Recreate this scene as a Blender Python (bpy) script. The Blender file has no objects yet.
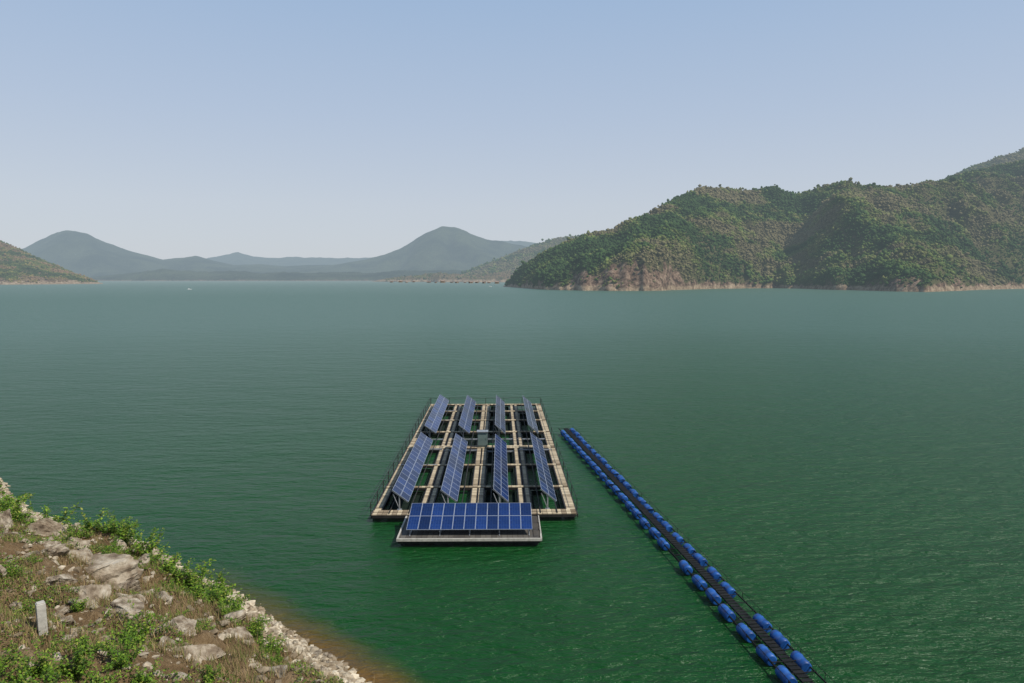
import bpy, math, random
import numpy as np
from mathutils import Vector, Matrix

random.seed(7)
scene = bpy.context.scene
COL = scene.collection

# ------------------------------------------------------------------ noise
def _h(ix, iy, seed):
    n = (ix.astype(np.int64) * 374761393 + iy.astype(np.int64) * 668265263 + seed * 974711) & 0xffffffff
    n = ((n ^ (n >> 13)) * 1274126177) & 0xffffffff
    n = (n ^ (n >> 16)) & 0xffffffff
    return n / 4294967295.0

def vnoise(x, y, seed=0):
    x = np.asarray(x, float); y = np.asarray(y, float)
    ix = np.floor(x); iy = np.floor(y)
    fx = x - ix; fy = y - iy
    fx = fx * fx * (3 - 2 * fx); fy = fy * fy * (3 - 2 * fy)
    a = _h(ix, iy, seed); b = _h(ix + 1, iy, seed)
    c = _h(ix, iy + 1, seed); d = _h(ix + 1, iy + 1, seed)
    return (a * (1 - fx) + b * fx) * (1 - fy) + (c * (1 - fx) + d * fx) * fy

def fbm(x, y, seed=0, octaves=5):
    s = 0; amp = 0.5; tot = 0
    for o in range(octaves):
        s = s + amp * vnoise(x * 2 ** o + 17.3 * o, y * 2 ** o - 9.1 * o, seed + o)
        tot += amp; amp *= 0.5
    return s / tot

def sstep(x, a, b):
    t = np.clip((x - a) / (b - a), 0, 1); return t * t * (3 - 2 * t)

# ------------------------------------------------------------------ mesh helpers
def np_mesh(name, verts, faces, mats=(), smooth=False, colors=None):
    me = bpy.data.meshes.new(name)
    verts = np.asarray(verts, np.float32); faces = np.asarray(faces, np.int32)
    k = faces.shape[1]
    me.vertices.add(len(verts)); me.vertices.foreach_set("co", verts.ravel())
    me.loops.add(faces.size); me.loops.foreach_set("vertex_index", faces.ravel())
    me.polygons.add(len(faces))
    me.polygons.foreach_set("loop_start", np.arange(0, faces.size, k, dtype=np.int32))
    me.polygons.foreach_set("loop_total", np.full(len(faces), k, np.int32))
    me.polygons.foreach_set("use_smooth", np.full(len(faces), smooth, bool))
    me.update(calc_edges=True)
    if colors is not None:
        at = me.color_attributes.new("Col", 'FLOAT_COLOR', 'POINT')
        c = np.ones((len(verts), 4), np.float32); c[:, :3] = colors
        at.data.foreach_set("color", c.ravel())
    for m in mats: me.materials.append(m)
    return me

def add_obj(name, data, parent=None, loc=(0, 0, 0), rot=(0, 0, 0), scale=(1, 1, 1), **props):
    o = bpy.data.objects.new(name, data)
    COL.objects.link(o)
    o.location = loc; o.rotation_euler = rot; o.scale = scale
    if parent is not None: o.parent = parent
    for k, v in props.items(): o[k] = v
    return o

class MB:
    def __init__(s): s.v = []; s.f = []; s.m = []
    def box(s, c, size, M=None, mi=0):
        b = len(s.v); hx, hy, hz = [q / 2 for q in size]
        for dx in (-1, 1):
            for dy in (-1, 1):
                for dz in (-1, 1):
                    p = Vector((dx * hx, dy * hy, dz * hz))
                    if M is not None: p = M @ p
                    s.v.append(tuple(p + Vector(c)))
        for q in ((0, 1, 3, 2), (4, 6, 7, 5), (0, 4, 5, 1), (2, 3, 7, 6), (0, 2, 6, 4), (1, 5, 7, 3)):
            s.f.append([b + i for i in q]); s.m.append(mi)
    def cyl(s, p0, p1, r0, r1=None, n=8, mi=0, caps=True):
        r1 = r0 if r1 is None else r1
        p0 = Vector(p0); p1 = Vector(p1); d = (p1 - p0).normalized()
        a = d.orthogonal().normalized(); c = d.cross(a); b = len(s.v)
        for p, r in ((p0, r0), (p1, r1)):
            for i in range(n):
                t = 2 * math.pi * i / n
                s.v.append(tuple(p + a * (math.cos(t) * r) + c * (math.sin(t) * r)))
        for i in range(n):
            j = (i + 1) % n
            s.f.append([b + i, b + j, b + n + j, b + n + i]); s.m.append(mi)
        if caps:
            s.f.append([b + i for i in range(n)][::-1]); s.m.append(mi)
            s.f.append([b + n + i for i in range(n)]); s.m.append(mi)
    def quad(s, pts, mi=0):
        b = len(s.v)
        for p in pts: s.v.append(tuple(p))
        s.f.append([b + i for i in range(len(pts))]); s.m.append(mi)
    def mesh(s, name, mats, smooth=False):
        me = bpy.data.meshes.new(name)
        me.from_pydata(s.v, [], s.f); me.update()
        for m in mats: me.materials.append(m)
        me.polygons.foreach_set("material_index", s.m)
        me.polygons.foreach_set("use_smooth", [smooth] * len(s.f))
        return me

def ico(sub):
    import bmesh
    bm = bmesh.new(); bmesh.ops.create_icosphere(bm, subdivisions=sub, radius=1.0)
    v = np.array([x.co[:] for x in bm.verts]); f = np.array([[q.index for q in x.verts] for x in bm.faces])
    bm.free(); return v, f

# ------------------------------------------------------------------ materials
def new_mat(name):
    m = bpy.data.materials.new(name); m.use_nodes = True
    nt = m.node_tree; nt.nodes.clear()
    return m, nt, nt.nodes, nt.links

def principled(nodes, col=(.5, .5, .5), rough=.8, spec=.3, metal=0):
    p = nodes.new('ShaderNodeBsdfPrincipled')
    p.inputs['Base Color'].default_value = (*col, 1)
    p.inputs['Roughness'].default_value = rough
    p.inputs['Specular IOR Level'].default_value = spec
    p.inputs['Metallic'].default_value = metal
    return p

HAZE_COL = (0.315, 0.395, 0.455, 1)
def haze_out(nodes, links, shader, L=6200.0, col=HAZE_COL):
    """aerial perspective: haze painted into the surface as emission, growing with distance from the origin"""
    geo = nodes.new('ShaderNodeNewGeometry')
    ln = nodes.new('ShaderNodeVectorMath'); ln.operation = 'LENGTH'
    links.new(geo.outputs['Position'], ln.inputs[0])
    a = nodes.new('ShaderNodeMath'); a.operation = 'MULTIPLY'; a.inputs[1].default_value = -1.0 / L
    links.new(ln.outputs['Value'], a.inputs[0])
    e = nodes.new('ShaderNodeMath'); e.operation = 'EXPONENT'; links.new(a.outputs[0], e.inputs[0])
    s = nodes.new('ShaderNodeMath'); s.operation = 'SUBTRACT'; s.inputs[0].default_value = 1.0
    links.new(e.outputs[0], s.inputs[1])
    em = nodes.new('ShaderNodeEmission'); em.inputs['Color'].default_value = col  # painted haze: the surface itself emits the haze colour
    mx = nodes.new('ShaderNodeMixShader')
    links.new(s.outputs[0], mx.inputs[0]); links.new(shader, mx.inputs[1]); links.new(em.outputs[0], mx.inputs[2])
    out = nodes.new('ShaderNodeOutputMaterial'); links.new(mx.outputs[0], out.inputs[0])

def ramp(nodes, stops):
    r = nodes.new('ShaderNodeValToRGB'); cr = r.color_ramp
    while len(cr.elements) < len(stops): cr.elements.new(0.5)
    for e, (p, c) in zip(cr.elements, stops):
        e.position = p; e.color = (*c, 1)
    return r

def noise(nodes, links, vec, scale, detail=4, rough=.55, dist=0):
    n = nodes.new('ShaderNodeTexNoise'); n.inputs['Scale'].default_value = scale
    n.inputs['Detail'].default_value = detail; n.inputs['Roughness'].default_value = rough
    n.inputs['Distortion'].default_value = dist
    if vec is not None: links.new(vec, n.inputs['Vector'])
    return n

def noisy_mat(name, stops, scale=2.0, rough=.8, spec=.25, metal=0, bump=0.0, bscale=None, coords='Object', detail=5, bdist=.02):
    m, nt, N, L = new_mat(name)
    tc = N.new('ShaderNodeTexCoord')
    n = noise(N, L, tc.outputs[coords], scale, detail)
    r = ramp(N, stops); L.new(n.outputs['Fac'], r.inputs[0])
    p = principled(N, rough=rough, spec=spec, metal=metal); L.new(r.outputs[0], p.inputs['Base Color'])
    if bump:
        n2 = noise(N, L, tc.outputs[coords], bscale or scale * 3, 6)
        b = N.new('ShaderNodeBump'); b.inputs['Strength'].default_value = bump; b.inputs['Distance'].default_value = bdist
        L.new(n2.outputs['Fac'], b.inputs['Height']); L.new(b.outputs[0], p.inputs['Normal'])
    o = N.new('ShaderNodeOutputMaterial'); L.new(p.outputs[0], o.inputs[0])
    return m

def attr_mat(name, rough=.8, haze=False, transl=0.0, var=.0, vscale=1.0):
    m, nt, N, L = new_mat(name)
    a = N.new('ShaderNodeAttribute'); a.attribute_name = "Col"
    p = principled(N, rough=rough, spec=.15)
    col = a.outputs['Color']
    if var:
        geo = N.new('ShaderNodeNewGeometry')
        n = noise(N, L, geo.outputs['Position'], vscale, 3)
        r = ramp(N, [(.3, (1 - var,) * 3), (.7, (1 + var,) * 3)]); L.new(n.outputs['Fac'], r.inputs[0])
        mul = N.new('ShaderNodeMix'); mul.data_type = 'RGBA'; mul.blend_type = 'MULTIPLY'; mul.inputs[0].default_value = 1
        L.new(col, mul.inputs[6]); L.new(r.outputs[0], mul.inputs[7]); col = mul.outputs[2]
    L.new(col, p.inputs['Base Color'])
    sh = p.outputs[0]
    if transl:
        t = N.new('ShaderNodeBsdfTranslucent'); L.new(col, t.inputs[0])
        mx = N.new('ShaderNodeMixShader'); mx.inputs[0].default_value = transl
        L.new(sh, mx.inputs[1]); L.new(t.outputs[0], mx.inputs[2]); sh = mx.outputs[0]
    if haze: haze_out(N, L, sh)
    else:
        o = N.new('ShaderNodeOutputMaterial'); L.new(sh, o.inputs[0])
    return m

# shoreline line of the embankment:  NX*x + NY*y = D0
NX, NY, D0 = .671, .741, 15.9

def water_mat():
    m, nt, N, L = new_mat("lake_water")
    geo = N.new('ShaderNodeNewGeometry'); pos = geo.outputs['Position']
    def mapped(sx, sy, rz):
        mp = N.new('ShaderNodeMapping'); mp.inputs['Scale'].default_value = (sx, sy, 1)
        mp.inputs['Rotation'].default_value = (0, 0, math.radians(rz)); L.new(pos, mp.inputs['Vector']); return mp.outputs[0]
    def madd(a, k, c):
        q = N.new('ShaderNodeMath'); q.operation = 'MULTIPLY_ADD'; q.inputs[1].default_value = k
        L.new(a, q.inputs[0]); L.new(c, q.inputs[2]); return q.outputs[0]
    n1 = noise(N, L, mapped(.9, 2.4, 30), 1.0, 4, .6, .5)
    n2 = noise(N, L, mapped(.32, .85, 22), 1.0, 3, .55, .3)
    n3 = noise(N, L, mapped(2.6, 6.5, 36), 1.0, 3, .6, .3)
    n5 = noise(N, L, mapped(.07, .2, 16), 1.0, 3, .55, .3)
    h = madd(n2.outputs['Fac'], 1.7, n1.outputs['Fac']); h = madd(n3.outputs['Fac'], .35, h); h = madd(n5.outputs['Fac'], 2.2, h)
    b = N.new('ShaderNodeBump'); b.inputs['Strength'].default_value = 1.0; b.inputs['Distance'].default_value = .33
    L.new(h, b.inputs['Height'])
    n4 = noise(N, L, mapped(.003, .03, 5), 1.0, 5, .6, .4)
    ln = N.new('ShaderNodeVectorMath'); ln.operation = 'LENGTH'; L.new(pos, ln.inputs[0])
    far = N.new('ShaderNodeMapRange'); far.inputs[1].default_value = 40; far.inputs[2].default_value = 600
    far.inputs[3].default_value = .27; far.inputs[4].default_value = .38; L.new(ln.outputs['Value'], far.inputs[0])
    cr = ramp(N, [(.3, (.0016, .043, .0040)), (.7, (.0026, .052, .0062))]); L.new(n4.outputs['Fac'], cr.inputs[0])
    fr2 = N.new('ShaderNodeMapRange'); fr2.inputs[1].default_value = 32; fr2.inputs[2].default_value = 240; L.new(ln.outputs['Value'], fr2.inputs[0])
    mf = N.new('ShaderNodeMix'); mf.data_type = 'RGBA'; mf.inputs[7].default_value = (.038, .096, .062, 1)  # paler far base colour paints distance haze into the water
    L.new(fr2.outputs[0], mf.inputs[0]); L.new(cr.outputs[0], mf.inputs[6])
    dot = N.new('ShaderNodeVectorMath'); dot.operation = 'DOT_PRODUCT'; dot.inputs[1].default_value = (NX, NY, 0)
    L.new(pos, dot.inputs[0])
    nb = noise(N, L, pos, .5, 3)
    ad = N.new('ShaderNodeMath'); ad.operation = 'ADD'; L.new(dot.outputs['Value'], ad.inputs[0]); L.new(nb.outputs['Fac'], ad.inputs[1])
    sh = N.new('ShaderNodeMapRange'); sh.interpolation_type = 'SMOOTHSTEP'
    sh.inputs[1].default_value = D0 - .2; sh.inputs[2].default_value = D0 + 1.9; sh.inputs[3].default_value = 1; sh.inputs[4].default_value = 0
    L.new(ad.outputs[0], sh.inputs[0])
    al = N.new('ShaderNodeVectorMath'); al.operation = 'DOT_PRODUCT'; al.inputs[1].default_value = (-NY, NX, 0); L.new(pos, al.inputs[0])
    alr = N.new('ShaderNodeMapRange'); alr.inputs[1].default_value = 24; alr.inputs[2].default_value = 38; alr.inputs[3].default_value = 1; alr.inputs[4].default_value = 0
    L.new(al.outputs['Value'], alr.inputs[0])
    sm = N.new('ShaderNodeMath'); sm.operation = 'MULTIPLY'; L.new(sh.outputs[0], sm.inputs[0]); L.new(alr.outputs[0], sm.inputs[1])
    mx = N.new('ShaderNodeMix'); mx.data_type = 'RGBA'; mx.inputs[7].default_value = (.12, .062, .012, 1)
    L.new(sm.outputs[0], mx.inputs[0]); L.new(mf.outputs[2], mx.inputs[6])
    p = principled(N, rough=.12, spec=.30); p.inputs['IOR'].default_value = 1.33
    L.new(mx.outputs[2], p.inputs['Base Color']); L.new(far.outputs[0], p.inputs['Roughness']); L.new(b.outputs[0], p.inputs['Normal'])
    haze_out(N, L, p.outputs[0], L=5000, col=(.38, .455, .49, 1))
    return m

def hill_mat(name, stops, rock, zrock=9.0, scale=.02, bdist=6.0, L_=6200):
    m, nt, N, L = new_mat(name)
    geo = N.new('ShaderNodeNewGeometry'); pos = geo.outputs['Position']
    n = noise(N, L, pos, scale, 8, .65)
    r = ramp(N, stops); L.new(n.outputs['Fac'], r.inputs[0])
    at = N.new('ShaderNodeAttribute'); at.attribute_name = "Col"
    sp = N.new('ShaderNodeSeparateColor'); L.new(at.outputs['Color'], sp.inputs[0])
    n3 = noise(N, L, pos, .14, 7, .8)
    rk = ramp(N, [(.40, rock[0]), (.5, rock[1]), (.62, rock[2])]); L.new(n3.outputs['Fac'], rk.inputs[0])
    mx = N.new('ShaderNodeMix'); mx.data_type = 'RGBA'
    L.new(sp.outputs[0], mx.inputs[0]); L.new(r.outputs[0], mx.inputs[6]); L.new(rk.outputs[0], mx.inputs[7])
    m2 = N.new('ShaderNodeMix'); m2.data_type = 'RGBA'
    rs = ramp(N, [(.4, (.15, .10, .062)), (.6, (.42, .32, .215))]); L.new(n3.outputs['Fac'], rs.inputs[0]); L.new(rs.outputs[0], m2.inputs[7])
    sz = N.new('ShaderNodeSeparateXYZ'); L.new(pos, sz.inputs[0])
    nz = noise(N, L, pos, .03, 5, .7)
    zz = N.new('ShaderNodeMath'); zz.operation = 'MULTIPLY_ADD'; zz.inputs[1].default_value = -zrock * 2.4; L.new(nz.outputs['Fac'], zz.inputs[0]); L.new(sz.outputs['Z'], zz.inputs[2])
    mr = N.new('ShaderNodeMapRange'); mr.inputs[1].default_value = -zrock * .65; mr.inputs[2].default_value = -zrock * .35; mr.inputs[3].default_value = .9; mr.inputs[4].default_value = 0
    L.new(zz.outputs[0], mr.inputs[0]); L.new(mr.outputs[0], m2.inputs[0]); L.new(mx.outputs[2], m2.inputs[6])
    p = principled(N, rough=.95, spec=.05); L.new(m2.outputs[2], p.inputs['Base Color'])
    nb = noise(N, L, pos, scale * 4, 6, .75)
    b = N.new('ShaderNodeBump'); b.inputs['Strength'].default_value = 1; b.inputs['Distance'].default_value = bdist
    L.new(nb.outputs['Fac'], b.inputs['Height']); L.new(b.outputs[0], p.inputs['Normal'])
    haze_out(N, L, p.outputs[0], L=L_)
    return m

def wood_mat(name, base, base2, dirn='Y'):
    m, nt, N, L = new_mat(name)
    tc = N.new('ShaderNodeTexCoord')
    sep = N.new('ShaderNodeSeparateXYZ'); L.new(tc.outputs['Object'], sep.inputs[0])
    mul = N.new('ShaderNodeMath'); mul.operation = 'MULTIPLY'; mul.inputs[1].default_value = 1 / .32
    L.new(sep.outputs[dirn], mul.inputs[0])
    fl = N.new('ShaderNodeMath'); fl.operation = 'FLOOR'; L.new(mul.outputs[0], fl.inputs[0])
    wn = N.new('ShaderNodeTexWhiteNoise'); wn.noise_dimensions = '1D'; L.new(fl.outputs[0], wn.inputs['W'])
    n = noise(N, L, tc.outputs['Object'], 1.1, 6, .75)
    av = N.new('ShaderNodeMath'); av.operation = 'MULTIPLY_ADD'; av.inputs[1].default_value = .5
    L.new(wn.outputs['Value'], av.inputs[0]); L.new(n.outputs['Fac'], av.inputs[2])
    r = ramp(N, [(.38, base2), (.95, base)]); L.new(av.outputs[0], r.inputs[0])
    fr = N.new('ShaderNodeMath'); fr.operation = 'FRACT'; L.new(mul.outputs[0], fr.inputs[0])
    gt = N.new('ShaderNodeMath'); gt.operation = 'GREATER_THAN'; gt.inputs[1].default_value = .08; L.new(fr.outputs[0], gt.inputs[0])
    mx = N.new('ShaderNodeMix'); mx.data_type = 'RGBA'; mx.inputs[6].default_value = (.05, .04, .03, 1)
    L.new(gt.outputs[0], mx.inputs[0]); L.new(r.outputs[0], mx.inputs[7])
    p = principled(N, rough=.85, spec=.15); L.new(mx.outputs[2], p.inputs['Base Color'])
    o = N.new('ShaderNodeOutputMaterial'); L.new(p.outputs[0], o.inputs[0])
    return m

def cell_mat(name, k, grey=0.0, mortar=(.04, .07, .15)):
    m, nt, N, L = new_mat(name)
    tc = N.new('ShaderNodeTexCoord')
    br = N.new('ShaderNodeTexBrick'); br.offset = 0; br.inputs['Scale'].default_value = 1
    br.inputs['Brick Width'].default_value = .156; br.inputs['Row Height'].default_value = .156
    br.inputs['Mortar Size'].default_value = .004
    br.inputs['Color1'].default_value = (.004 * k + grey, .018 * k + grey, .085 * k + grey * .6, 1); br.inputs['Color2'].default_value = (.006 * k + grey, .026 * k + grey, .12 * k + grey * .6, 1)
    br.inputs['Mortar'].default_value = (*mortar, 1)
    L.new(tc.outputs['Object'], br.inputs['Vector'])
    oi = N.new('ShaderNodeObjectInfo')
    r = ramp(N, [(0, (.55,) * 3), (1, (1.45,) * 3)]); L.new(oi.outputs['Random'], r.inputs[0])
    mx = N.new('ShaderNodeMix'); mx.data_type = 'RGBA'; mx.blend_type = 'MULTIPLY'; mx.inputs[0].default_value = 1
    L.new(br.outputs['Color'], mx.inputs[6]); L.new(r.outputs[0], mx.inputs[7])
    p = principled(N, rough=.2, spec=.25); L.new(mx.outputs[2], p.inputs['Base Color'])
    o = N.new('ShaderNodeOutputMaterial'); L.new(p.outputs[0], o.inputs[0])
    return m

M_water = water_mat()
ROCKC = [(.035, .023, .017), (.155, .098, .066), (.31, .225, .16)]
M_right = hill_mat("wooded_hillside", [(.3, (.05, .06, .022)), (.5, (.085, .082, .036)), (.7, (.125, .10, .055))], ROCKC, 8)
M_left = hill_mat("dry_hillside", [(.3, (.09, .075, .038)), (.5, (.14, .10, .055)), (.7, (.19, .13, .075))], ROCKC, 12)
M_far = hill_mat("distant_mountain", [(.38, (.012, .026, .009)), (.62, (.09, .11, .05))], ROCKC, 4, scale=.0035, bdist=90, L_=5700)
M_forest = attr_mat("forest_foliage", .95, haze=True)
M_leaf = attr_mat("leaf_green", .55, transl=.3)
M_grass = attr_mat("grass_blades", .8, transl=.2)
M_rubble = attr_mat("rubble_stone", .9, var=.35, vscale=4)
M_rock = noisy_mat("weathered_rock", [(.28, (.07, .05, .034)), (.42, (.19, .145, .10)), (.54, (.32, .265, .195)), (.72, (.46, .405, .32))],
                   2.2, .95, .1, bump=.9, bscale=6, bdist=.12, detail=9)
M_deck = wood_mat("weathered_planks", (.50, .41, .275), (.17, .125, .08), 'Y')
M_deckx = wood_mat("weathered_cross_planks", (.50, .41, .275), (.17, .125, .08), 'X')
M_greydeck = wood_mat("grey_planks", (.11, .10, .085), (.05, .045, .04), 'X')
M_steel = noisy_mat("dark_steel", [(.3, (.012, .012, .012)), (.7, (.032, .028, .024))], 3, .6, .3)
M_black = noisy_mat("black_steel_mesh", [(.3, (.006, .007, .008)), (.7, (.018, .018, .018))], 3, .8, .15)
M_galv = noisy_mat("galvanised_steel", [(.3, (.18, .19, .20)), (.7, (.34, .35, .36))], 6, .45, .5, .3)
M_alu = noisy_mat("aluminium_frame", [(.3, (.24, .27, .33)), (.7, (.36, .39, .45))], 6, .45, .5, .2)
M_cell = cell_mat("photovoltaic_glass", .72)
M_cellg = cell_mat("photovoltaic_glass_grey", .6, .025, (.10, .13, .20))  # greyer cells with lighter grid lines
M_cell2 = cell_mat("photovoltaic_glass_blue", .85)
M_drum = noisy_mat("blue_plastic", [(.25, (.005, .022, .08)), (.5, (.010, .07, .27)), (.75, (.035, .13, .38))], 1.5, .42, .4)
M_drumdark = noisy_mat("black_float", [(.3, (.012, .013, .014)), (.7, (.04, .042, .042))], 2, .6, .3)
M_white = noisy_mat("white_paint", [(.3, (.62, .62, .60)), (.7, (.8, .8, .78))], 2, .5, .4)
M_conc = noisy_mat("pale_concrete", [(.3, (.30, .28, .24)), (.7, (.48, .45, .39))], 5, .9, .2, bump=.4, bscale=20)
M_roof = noisy_mat("rusty_roof", [(.3, (.14, .08, .055)), (.7, (.32, .28, .25))], .3, .7, .3)
M_wall = noisy_mat("plank_wall", [(.3, (.12, .09, .06)), (.7, (.28, .23, .18))], .3, .8, .2)
M_cab = noisy_mat("grey_green_cabinet", [(.3, (.10, .14, .13)), (.7, (.15, .20, .18))], 2, .5, .4)
M_bark = noisy_mat("twig_bark", [(.3, (.07, .05, .03)), (.7, (.16, .12, .08))], 8, .9, .1)

# ------------------------------------------------------------------ camera, light, sky
CAMH = 16.0
cam = bpy.data.cameras.new("camera"); cam.lens = 24; cam.sensor_width = 36
cam.clip_start = .1; cam.clip_end = 80000
co = bpy.data.objects.new("camera", cam); COL.objects.link(co)
co.location = (0, 0, CAMH); co.rotation_euler = (math.radians(90 - 5.31), 0, 0)
scene.camera = co

el, az = math.radians(50), math.radians(118)
S = Vector((math.sin(az) * math.cos(el), math.cos(az) * math.cos(el), math.sin(el)))
sun = bpy.data.lights.new("sun", 'SUN'); sun.energy = 4.8; sun.angle = math.radians(.5); sun.color = (1, .95, .86)
so = bpy.data.objects.new("sun", sun); COL.objects.link(so)
so.rotation_euler = (-S).to_track_quat('-Z', 'Y').to_euler(); so.location = S * 200

w = bpy.data.worlds.new("World"); scene.world = w; w.use_nodes = True
wn = w.node_tree; wn.nodes.clear(); WN, WL = wn.nodes, wn.links
SKYS = .10
sky = WN.new('ShaderNodeTexSky'); sky.sky_type = 'NISHITA'; sky.sun_disc = False
sky.sun_elevation = el; sky.sun_rotation = az; sky.air_density = 1.0; sky.dust_density = 1.0; sky.ozone_density = 1.5
tc = WN.new('ShaderNodeTexCoord'); sp = WN.new('ShaderNodeSeparateXYZ'); WL.new(tc.outputs['Generated'], sp.inputs[0])
hz = ramp(WN, [(0, (.60, .64, .69)), (.10, (.575, .63, .71)), (.22, (.475, .57, .72)), (.38, (.36, .50, .71)), (1, (.16, .28, .50))])
WL.new(sp.outputs['Z'], hz.inputs[0])
sc = WN.new('ShaderNodeVectorMath'); sc.operation = 'SCALE'; sc.inputs['Scale'].default_value = 1 / SKYS; WL.new(hz.outputs[0], sc.inputs[0])
mixs = WN.new('ShaderNodeMix'); mixs.data_type = 'RGBA'; mixs.inputs[0].default_value = .88
WL.new(sky.outputs[0], mixs.inputs[6]); WL.new(sc.outputs[0], mixs.inputs[7])
bg = WN.new('ShaderNodeBackground'); bg.inputs['Strength'].default_value = SKYS
wo = WN.new('ShaderNodeOutputWorld')
WL.new(mixs.outputs[2], bg.inputs[0]); WL.new(bg.outputs[0], wo.inputs[0])
scene.view_settings.view_transform = 'Standard'; scene.view_settings.look = 'None'; scene.view_settings.exposure = 0

# ------------------------------------------------------------------ water
R = 40000
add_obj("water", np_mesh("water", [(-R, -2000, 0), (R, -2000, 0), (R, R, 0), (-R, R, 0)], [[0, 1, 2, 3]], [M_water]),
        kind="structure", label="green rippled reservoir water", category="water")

# ------------------------------------------------------------------ hills
class Hill:
    def __init__(s, table, p=.8, gully=.35, gs=160., seed=1, rough=.03, rock=None, rz=6):
        t = np.array(table, float); s.t = t; s.p = p; s.g = gully; s.gs = gs; s.seed = seed; s.r = rough
        s.rock = np.array(rock, float) if rock else np.array([(-2000, rz), (2000, rz)], float)
    def rockline(s, X, Y):
        b = X / Y * 683
        base = np.interp(b, s.rock[:, 0], s.rock[:, 1])
        return base * (-.5 + 2.8 * fbm(X / 22., Y / 22., s.seed + 70, 5))
    def at(s, b, t):
        T = s.t
        ys = np.interp(b, T[:, 0], T[:, 1]); yr = np.interp(b, T[:, 0], T[:, 2]); e = np.interp(b, T[:, 0], T[:, 3])
        ys = ys * (1 + .05 * (fbm(b / 18., b * 0, s.seed + 5, 3) - .5))
        zr = CAMH * np.clip(e / 10, 0, 1) + e * yr / 683
        Y = ys + (yr - ys) * t; X = b / 683 * Y
        tc = np.clip(t, 0, 1)
        pp = s.p * (1 + .5 * (fbm(X / (s.gs * .8), Y / (s.gs * 2), s.seed + 9, 3) - .5))
        sh = tc ** pp
        over = np.clip(t - 1, 0, 3)
        sh = sh - .8 * over ** 1.3
        g = fbm(X / s.gs, Y / s.gs * .7, s.seed, 5) - .5
        rg = np.abs(fbm(X / (s.gs * .5), Y / (s.gs * 1.6), s.seed + 3, 4) - .5) * 2
        env = 4 * tc * (1 - tc) + .06
        z = zr * (sh + s.g * g * env + s.g * 1.25 * (.25 - rg) * env * .6 * -1)
        z = z + zr * s.r * (fbm(X / (s.gs * .12), Y / (s.gs * .12), s.seed + 7, 3) - .5) * 2 * np.clip(t * 8, 0, 1)
        base = np.interp(b, s.rock[:, 0], s.rock[:, 1])
        z = z + np.clip(base - 8, 0, 40) * .4 * sstep(t, .02, .12) * (1 - sstep(t, .25, .6)) * fbm(X / 30., Y / 30., s.seed + 31, 4) * 2
        z = np.where((t > 0) & (t < .12), np.maximum(z, 60 * t * np.clip(zr / 60, 0, 1)), z)
        z = np.where(t <= 0, -3.0, z)
        return X, Y, z
    def mesh(s, name, mat, nb, nt, tmax=1.7):
        b = np.linspace(s.t[0, 0], s.t[-1, 0], nb)
        t = np.concatenate([[-.01], np.linspace(0.0005, 1, nt) ** 1.25, np.linspace(1.02, tmax, nt // 4)])
        B, TT = np.meshgrid(b, t)
        X, Y, Z = s.at(B, TT)
        v = np.stack([X.ravel(), Y.ravel(), Z.ravel()], 1)
        rl = s.rockline(v[:, 0], v[:, 1]); k = 1 - sstep(v[:, 2], rl * .8, rl * 1.15 + .5)
        C = np.stack([k, k, k], 1)
        r, c = B.shape; i = np.arange(r * c).reshape(r, c)
        f = np.stack([i[:-1, :-1].ravel(), i[:-1, 1:].ravel(), i[1:, 1:].ravel(), i[1:, :-1].ravel()], 1)
        return np_mesh(name, v, f, [mat], True, C)

def u(px): return px - 512
right = Hill([(u(503), 1290, 1330, 0), (u(512), 1200, 1260, 4), (u(525), 1090, 1220, 13), (u(540), 970, 1180, 23),
              (u(560), 910, 1150, 32), (u(585), 875, 1120, 41), (u(615), 850, 1110, 48), (u(640), 845, 1120, 58), (u(670), 900, 1180, 76),
              (u(700), 990, 1260, 89), (u(722), 1040, 1330, 87), (u(745), 1060, 1360, 82), (u(775), 1090, 1360, 85), (u(797), 1040, 1310, 81),
              (u(820), 960, 1260, 90), (u(842), 910, 1220, 94), (u(865), 870, 1210, 90), (u(888), 840, 1230, 87),
              (u(905), 800, 1290, 87), (u(925), 790, 1370, 92), (u(945), 830, 1480, 99), (u(965), 880, 1560, 104), (u(990), 960, 1600, 107), (u(1005), 1000, 1600, 107),
              (u(1030), 1040, 1600, 108), (u(1100), 1080, 1600, 112), (u(1200), 1080, 1600, 118), (u(1400), 1000, 1600, 110)],
             p=.72, gully=.44, gs=170, seed=3, rough=.014,
             rock=[(u(500), 5), (u(530), 10), (u(570), 15), (u(598), 22), (u(625), 32), (u(650), 35), (u(675), 26), (u(692), 9), (u(750), 9), (u(780), 5), (u(860), 8), (u(885), 18), (u(910), 22), (u(930), 10), (u(1400), 7)])
add_obj("hill", right.mesh("hill", M_right, 640, 180), kind="structure",
        label="steep wooded hill with rocky tan shoreline", category="hill")
rear = Hill([(u(880), 1750, 2250, 60), (u(915), 1750, 2250, 84), (u(935), 1750, 2250, 95), (u(955), 1750, 2250, 106), (u(975), 1750, 2250, 113), (u(995), 1750, 2250, 120), (u(1010), 1750, 2250, 124),
             (u(1024), 1750, 2250, 129), (u(1050), 1750, 2250, 138), (u(1080), 1750, 2250, 146), (u(1200), 1750, 2300, 158), (u(1400), 1750, 2300, 140)],
            p=.8, gully=.3, gs=230, seed=13, rough=.012)
add_obj("hill.007", rear.mesh("hill_rear", M_right, 300, 90), kind="structure", label="higher hazy wooded ridge rising behind", category="hill")
mid = Hill([(u(440), 3300, 3400, 0), (u(462), 3000, 3300, 5), (u(490), 2800, 3300, 15), (u(520), 2700, 3300, 27), (u(550), 2600, 3300, 38),
            (u(580), 2600, 3300, 42), (u(640), 2600, 3300, 40), (u(720), 2600, 3300, 20)], p=.9, gully=.25, gs=300, seed=21)
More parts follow.
